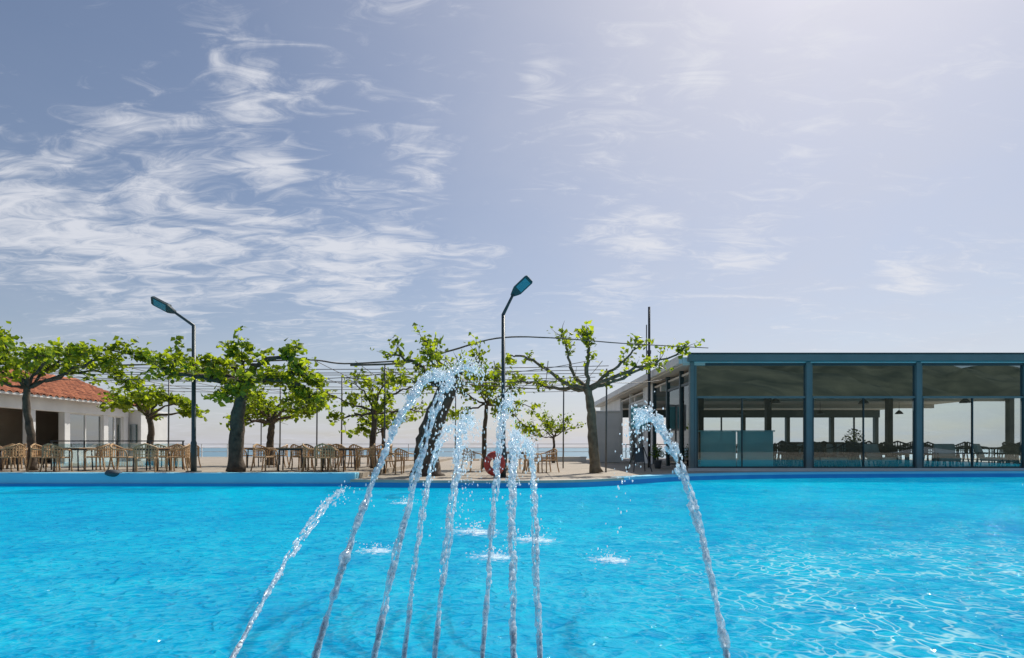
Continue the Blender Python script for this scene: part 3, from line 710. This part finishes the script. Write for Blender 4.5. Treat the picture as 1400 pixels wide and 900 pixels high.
# ------------------------------------------------------------ fountain jets
GRP = 'arching fountain jets'
def jet(x0, d0, x1, d1, h, label, r=.02, tend=.62, brk=.42, nd_=230, seed=0, dev=.03):
    J = thing('water_jet', label, 'fountain jet', (x0, d0, WZ), GRP)
    rnd = random.Random(seed)
    w1 = rnd.uniform(0, 6.28)
    def P(t): return Vector(((x1-x0)*t+dev*math.sin(w1+t*7)*t*2, (d1-d0)*t, 4*h*t*(1-t)))
    st = MB(); N = 300
    for s_ in range(9):
        ph = rnd.uniform(0, 6.28); fr = rnd.uniform(2, 9)*rnd.choice((-1, 1)); run = []; rad = []
        t_end = tend*(1 if s_ < 4 else rnd.uniform(.8, 1.0))
        for i in range(N+1):
            t = i/N*t_end
            spread = (.004+.003*(s_ > 0)+.062*t)*(1+1.0*noise.noise(Vector((t*13, s_*3.1, seed))))*(.35 if s_ == 0 else 1)
            off = Vector((math.cos(ph+t*fr), 0, math.sin(ph+t*fr)))*spread
            off += Vector((noise.noise(Vector((t*36, s_, seed+5))), 0, noise.noise(Vector((t*36, s_, seed+9)))))*.026*(t+.2)
            nv = noise.noise(Vector((t*60, s_*7.7, seed*1.3))) + .6*noise.noise(Vector((t*170, s_*2.7, seed*1.9)))
            rr_ = r*(.38+.20*t)*(1+1.3*nv)*(1.2 if s_ == 0 else rnd.random()*.12+.72)
            lim = -.10+.02*s_+max(0, t-brk)*2.4
            if s_ == 0: lim = -.72+max(0, t-brk)*3.6
            gap = noise.noise(Vector((t*40, s_*5.5, seed*2.1+4))) < lim
            if gap and t > .03:
                if len(run) > 2:
                    rad[0] = rad[-1] = .0015; st.tube(run, rad, 5)
                run = []; rad = []
            else:
                run.append(P(t)+off); rad.append(max(.002, rr_))
        if len(run) > 2: rad[0] = rad[-1] = .0015; st.tube(run, rad, 5)
    st.obj('stream', M_jet, J, smooth=True)
    dp = MB()
    for k in range(nd_):
        u = rnd.random()
        t = rnd.uniform(.06, tend) if u < .55 else (rnd.gauss(tend-.03, .055) if u < .85 else rnd.uniform(tend-.1, min(.97, tend+.3)))
        t = max(.03, min(.97, t))
        sp = .012+.070*max(0, t-.12)
        c = P(t)+Vector((rnd.gauss(0, sp), rnd.gauss(0, sp), rnd.gauss(0, sp*1.4)))
        if c.z < .01: c.z = rnd.uniform(.01, .06)
        q = rnd.uniform(.002, .0055)*(1+.6*t)
        dp.blob(c, q, (1, 1, rnd.uniform(1, 2.6)), 5, 3)
    o = dp.obj('droplets', M_drop, J, smooth=True); o['kind'] = 'stuff'
    return J
jets = [(-1.42,2.85,-1.84,8.4,.655,.019,.50,.48,80),(-1.00,2.85,-.16,7.3,1.73,.034,.56,.45,480),(-.70,2.85,.02,7.2,1.80,.024,.55,.44,460),(-.55,2.88,-.52,6.9,1.28,.017,.80,.36,420),
        (-.39,2.85,-.31,6.9,1.34,.021,.58,.42,340),(-.15,2.85,.14,6.9,1.49,.021,.52,.45,280),(.008,2.85,.00,6.5,1.20,.030,.56,.44,260),(.14,2.85,.12,6.6,1.12,.018,.54,.40,220),(1.08,2.85,.93,5.6,1.34,.028,.64,.53,330)]
desc = ['low arching jet of clear water over the blue pool', 'tall thin arching jet of sparkling water above the pool']
for i, (a, b, c, d_, h, r, te, bk, nn_) in enumerate(jets):
    jet(a, b, c, d_, h, desc[0] if h < 1.2 else desc[1], r, te, bk, nn_, seed=i*3+1)
for i, (x, y, s_) in enumerate(((-1.41,5.93,1.0),(-.46,7.19,1.7),(.944,5.44,1.0),(.25,6.6,1.4),(-.18,5.6,1.1),(-2.1,11,1.2))):
    S = thing('water_splash', 'soft white foamy splash on the pool surface', 'splash', (x, y, WZ+.004), 'splashes on the pool surface')
    S.scale = (s_, s_, s_)
    rnd = random.Random(i+50); f = MB(); f.v = [(0, 0, .012)]
    for j in range(1, 7):
        for k in range(24):
            an = 2*math.pi*k/24; rr_ = .42*j/6
            f.v.append((math.cos(an)*rr_, math.sin(an)*rr_, .010*(1-j/6)+(.006*rnd.random() if j < 6 else 0)))
    for k in range(24): f.f.append((0, 1+k, 1+(k+1) % 24))
    for j in range(5):
        for k in range(24):
            o_ = 1+24*j; f.f.append((o_+k, o_+24+k, o_+24+(k+1) % 24, o_+(k+1) % 24))
    f.obj('foam_patch', M_foam, S, smooth=True)
    f = MB()
    for k in range(70):
        an = rnd.uniform(0, 6.28); rr_ = abs(rnd.gauss(0, .14)); zz = abs(rnd.gauss(0, .04))
        f.blob((math.cos(an)*rr_, math.sin(an)*rr_, zz+.01), rnd.uniform(.003, .007), (1.2, 1.2, 1), 5, 3)
    o = f.obj('droplets', M_drop, S, smooth=True); o['kind'] = 'stuff'

# ------------------------------------------------------------ world and light
AZ = math.radians(33); EL = math.radians(48)
sun_dir = Vector((math.sin(AZ)*math.cos(EL), math.cos(AZ)*math.cos(EL), math.sin(EL)))
sl = bpy.data.lights.new('sun', 'SUN'); sl.energy = 4.6; sl.angle = math.radians(.5); sl.color = (1, .95, .87)
so = bpy.data.objects.new('sun', sl); COL.objects.link(so)
so.rotation_euler = (-sun_dir).to_track_quat('-Z', 'Y').to_euler()
W = bpy.data.worlds.new('World'); scene.world = W; W.use_nodes = True
nt = W.node_tree; nt.nodes.clear(); L = nt.links.new
out = nd(nt, 'ShaderNodeOutputWorld')
sky = nd(nt, 'ShaderNodeTexSky', sky_type='NISHITA'); sky.sun_disc = False
sky.sun_elevation = EL; sky.sun_rotation = AZ; sky.air_density = 1.0; sky.dust_density = 1.1; sky.ozone_density = 1.5
tint = nd(nt, 'ShaderNodeVectorMath', operation='MULTIPLY'); tint.inputs[1].default_value = (.97, .96, .98)
L(sky.outputs[0], tint.inputs[0])
bg1 = nd(nt, 'ShaderNodeBackground'); bg1.inputs[1].default_value = .095; L(tint.outputs[0], bg1.inputs[0])
tc = nd(nt, 'ShaderNodeTexCoord'); sep = nd(nt, 'ShaderNodeSeparateXYZ'); L(tc.outputs['Generated'], sep.inputs[0])
def mth(op, a, b=None, clamp=False):
    q = nd(nt, 'ShaderNodeMath', operation=op, use_clamp=clamp)
    for i, x in enumerate((a, b)):
        if x is None: continue
        if isinstance(x, (int, float)): q.inputs[i].default_value = x
        else: L(x, q.inputs[i])
    return q.outputs[0]
zz = mth('ADD', mth('MAXIMUM', sep.outputs['Z'], 0), .16)
px = mth('DIVIDE', sep.outputs['X'], zz); py = mth('DIVIDE', sep.outputs['Y'], zz)
cmb = nd(nt, 'ShaderNodeCombineXYZ'); L(px, cmb.inputs[0]); L(py, cmb.inputs[1])
def noi(scale, det, rough, dist, rot=0, sx=1, sy=1, off=(0, 0, 0)):
    mp = nd(nt, 'ShaderNodeMapping'); mp.inputs['Scale'].default_value = (sx, sy, 1); mp.inputs['Rotation'].default_value = (0, 0, rot); mp.inputs['Location'].default_value = off
    L(cmb.outputs[0], mp.inputs[0])
    q = nd(nt, 'ShaderNodeTexNoise', noise_dimensions='2D'); q.inputs['Scale'].default_value = scale; q.inputs['Detail'].default_value = det
    q.inputs['Roughness'].default_value = rough; q.inputs['Distortion'].default_value = dist
    L(mp.outputs[0], q.inputs['Vector']); return q.outputs['Fac']
n1 = noi(2.0, 8, .60, .8, .45, 1, 2.2); n2 = noi(7, 7, .66, .9, .35, 1, 2.4, (3, 1, 0)); n3 = noi(2.2, 5, .6, .2, .2, 1, 1, (7, 2, 0))
def mask(u, v, r, amp):
    d = Vector(((u-700)/778, 1, (612-v)/778)).normalized()
    q = nd(nt, 'ShaderNodeVectorMath', operation='DISTANCE'); q.inputs[1].default_value = d; L(tc.outputs['Generated'], q.inputs[0])
    mr = nd(nt, 'ShaderNodeMapRange', interpolation_type='SMOOTHSTEP')
    mr.inputs['From Min'].default_value = r; mr.inputs['From Max'].default_value = 0; mr.inputs['To Min'].default_value = 0; mr.inputs['To Max'].default_value = amp
    L(q.outputs['Value'], mr.inputs['Value']); return mr.outputs[0]
ms = None
for u, v, r, a in ((110,350,.16,.55),(240,335,.18,.8),(400,345,.18,.8),(540,325,.15,.85),(490,405,.13,.8),(330,110,.14,.85),(190,180,.10,.8),(0,290,.15,.9),(370,235,.07,.9),(640,410,.10,.9),(890,315,.09,1.0),(1010,335,.10,.95),(585,225,.08,.9),(740,115,.06,1.1),(955,92,.07,1.1),(830,185,.10,.6),(1120,10,.08,1.1),(840,385,.10,.8),(1250,378,.07,1.0),(1090,220,.08,.7)):
    k = mask(u, v, r, a); ms = k if ms is None else mth('ADD', ms, k)
ms = mth('MINIMUM', ms, 1.05)
den = mth('ADD', mth('ADD', mth('MULTIPLY', n1, .55), mth('MULTIPLY', n2, .45)), mth('MULTIPLY', ms, .16))
mr = nd(nt, 'ShaderNodeMapRange', interpolation_type='SMOOTHSTEP'); mr.inputs['From Min'].default_value = .52; mr.inputs['From Max'].default_value = .80
mr.inputs['To Max'].default_value = .78
L(den, mr.inputs['Value'])
veil = mth('ADD', mth('ADD', mask(1180, -60, .9, .50), .05), mth('MULTIPLY', mth('POWER', mth('SUBTRACT', 1, mth('MAXIMUM', sep.outputs['Z'], 0), True), 6), .66))
veil = mth('MULTIPLY', veil, mth('ADD', mth('MULTIPLY', n3, .9), .55), True)
bgv = nd(nt, 'ShaderNodeBackground'); bgv.inputs[0].default_value = (.66, .68, .77, 1); bgv.inputs[1].default_value = .94
bgc = nd(nt, 'ShaderNodeBackground'); bgc.inputs[0].default_value = (.82, .83, .88, 1); bgc.inputs[1].default_value = .97
m1 = nd(nt, 'ShaderNodeMixShader'); L(veil, m1.inputs[0]); L(bg1.outputs[0], m1.inputs[1]); L(bgv.outputs[0], m1.inputs[2])
m2 = nd(nt, 'ShaderNodeMixShader'); L(mr.outputs[0], m2.inputs[0]); L(m1.outputs[0], m2.inputs[1]); L(bgc.outputs[0], m2.inputs[2])
L(m2.outputs[0], out.inputs[0])

# ------------------------------------------------------------ camera
cam = bpy.data.cameras.new('camera'); co = bpy.data.objects.new('camera', cam); COL.objects.link(co)
co.location = (0, 0, .75); co.rotation_euler = (math.radians(90), 0, 0)
cam.lens = 20; cam.sensor_width = 36; cam.shift_y = .1157; cam.clip_end = 20000; cam.clip_start = .05
scene.camera = co
scene.view_settings.view_transform = 'Standard'; scene.view_settings.look = 'None'; scene.view_settings.exposure = 0
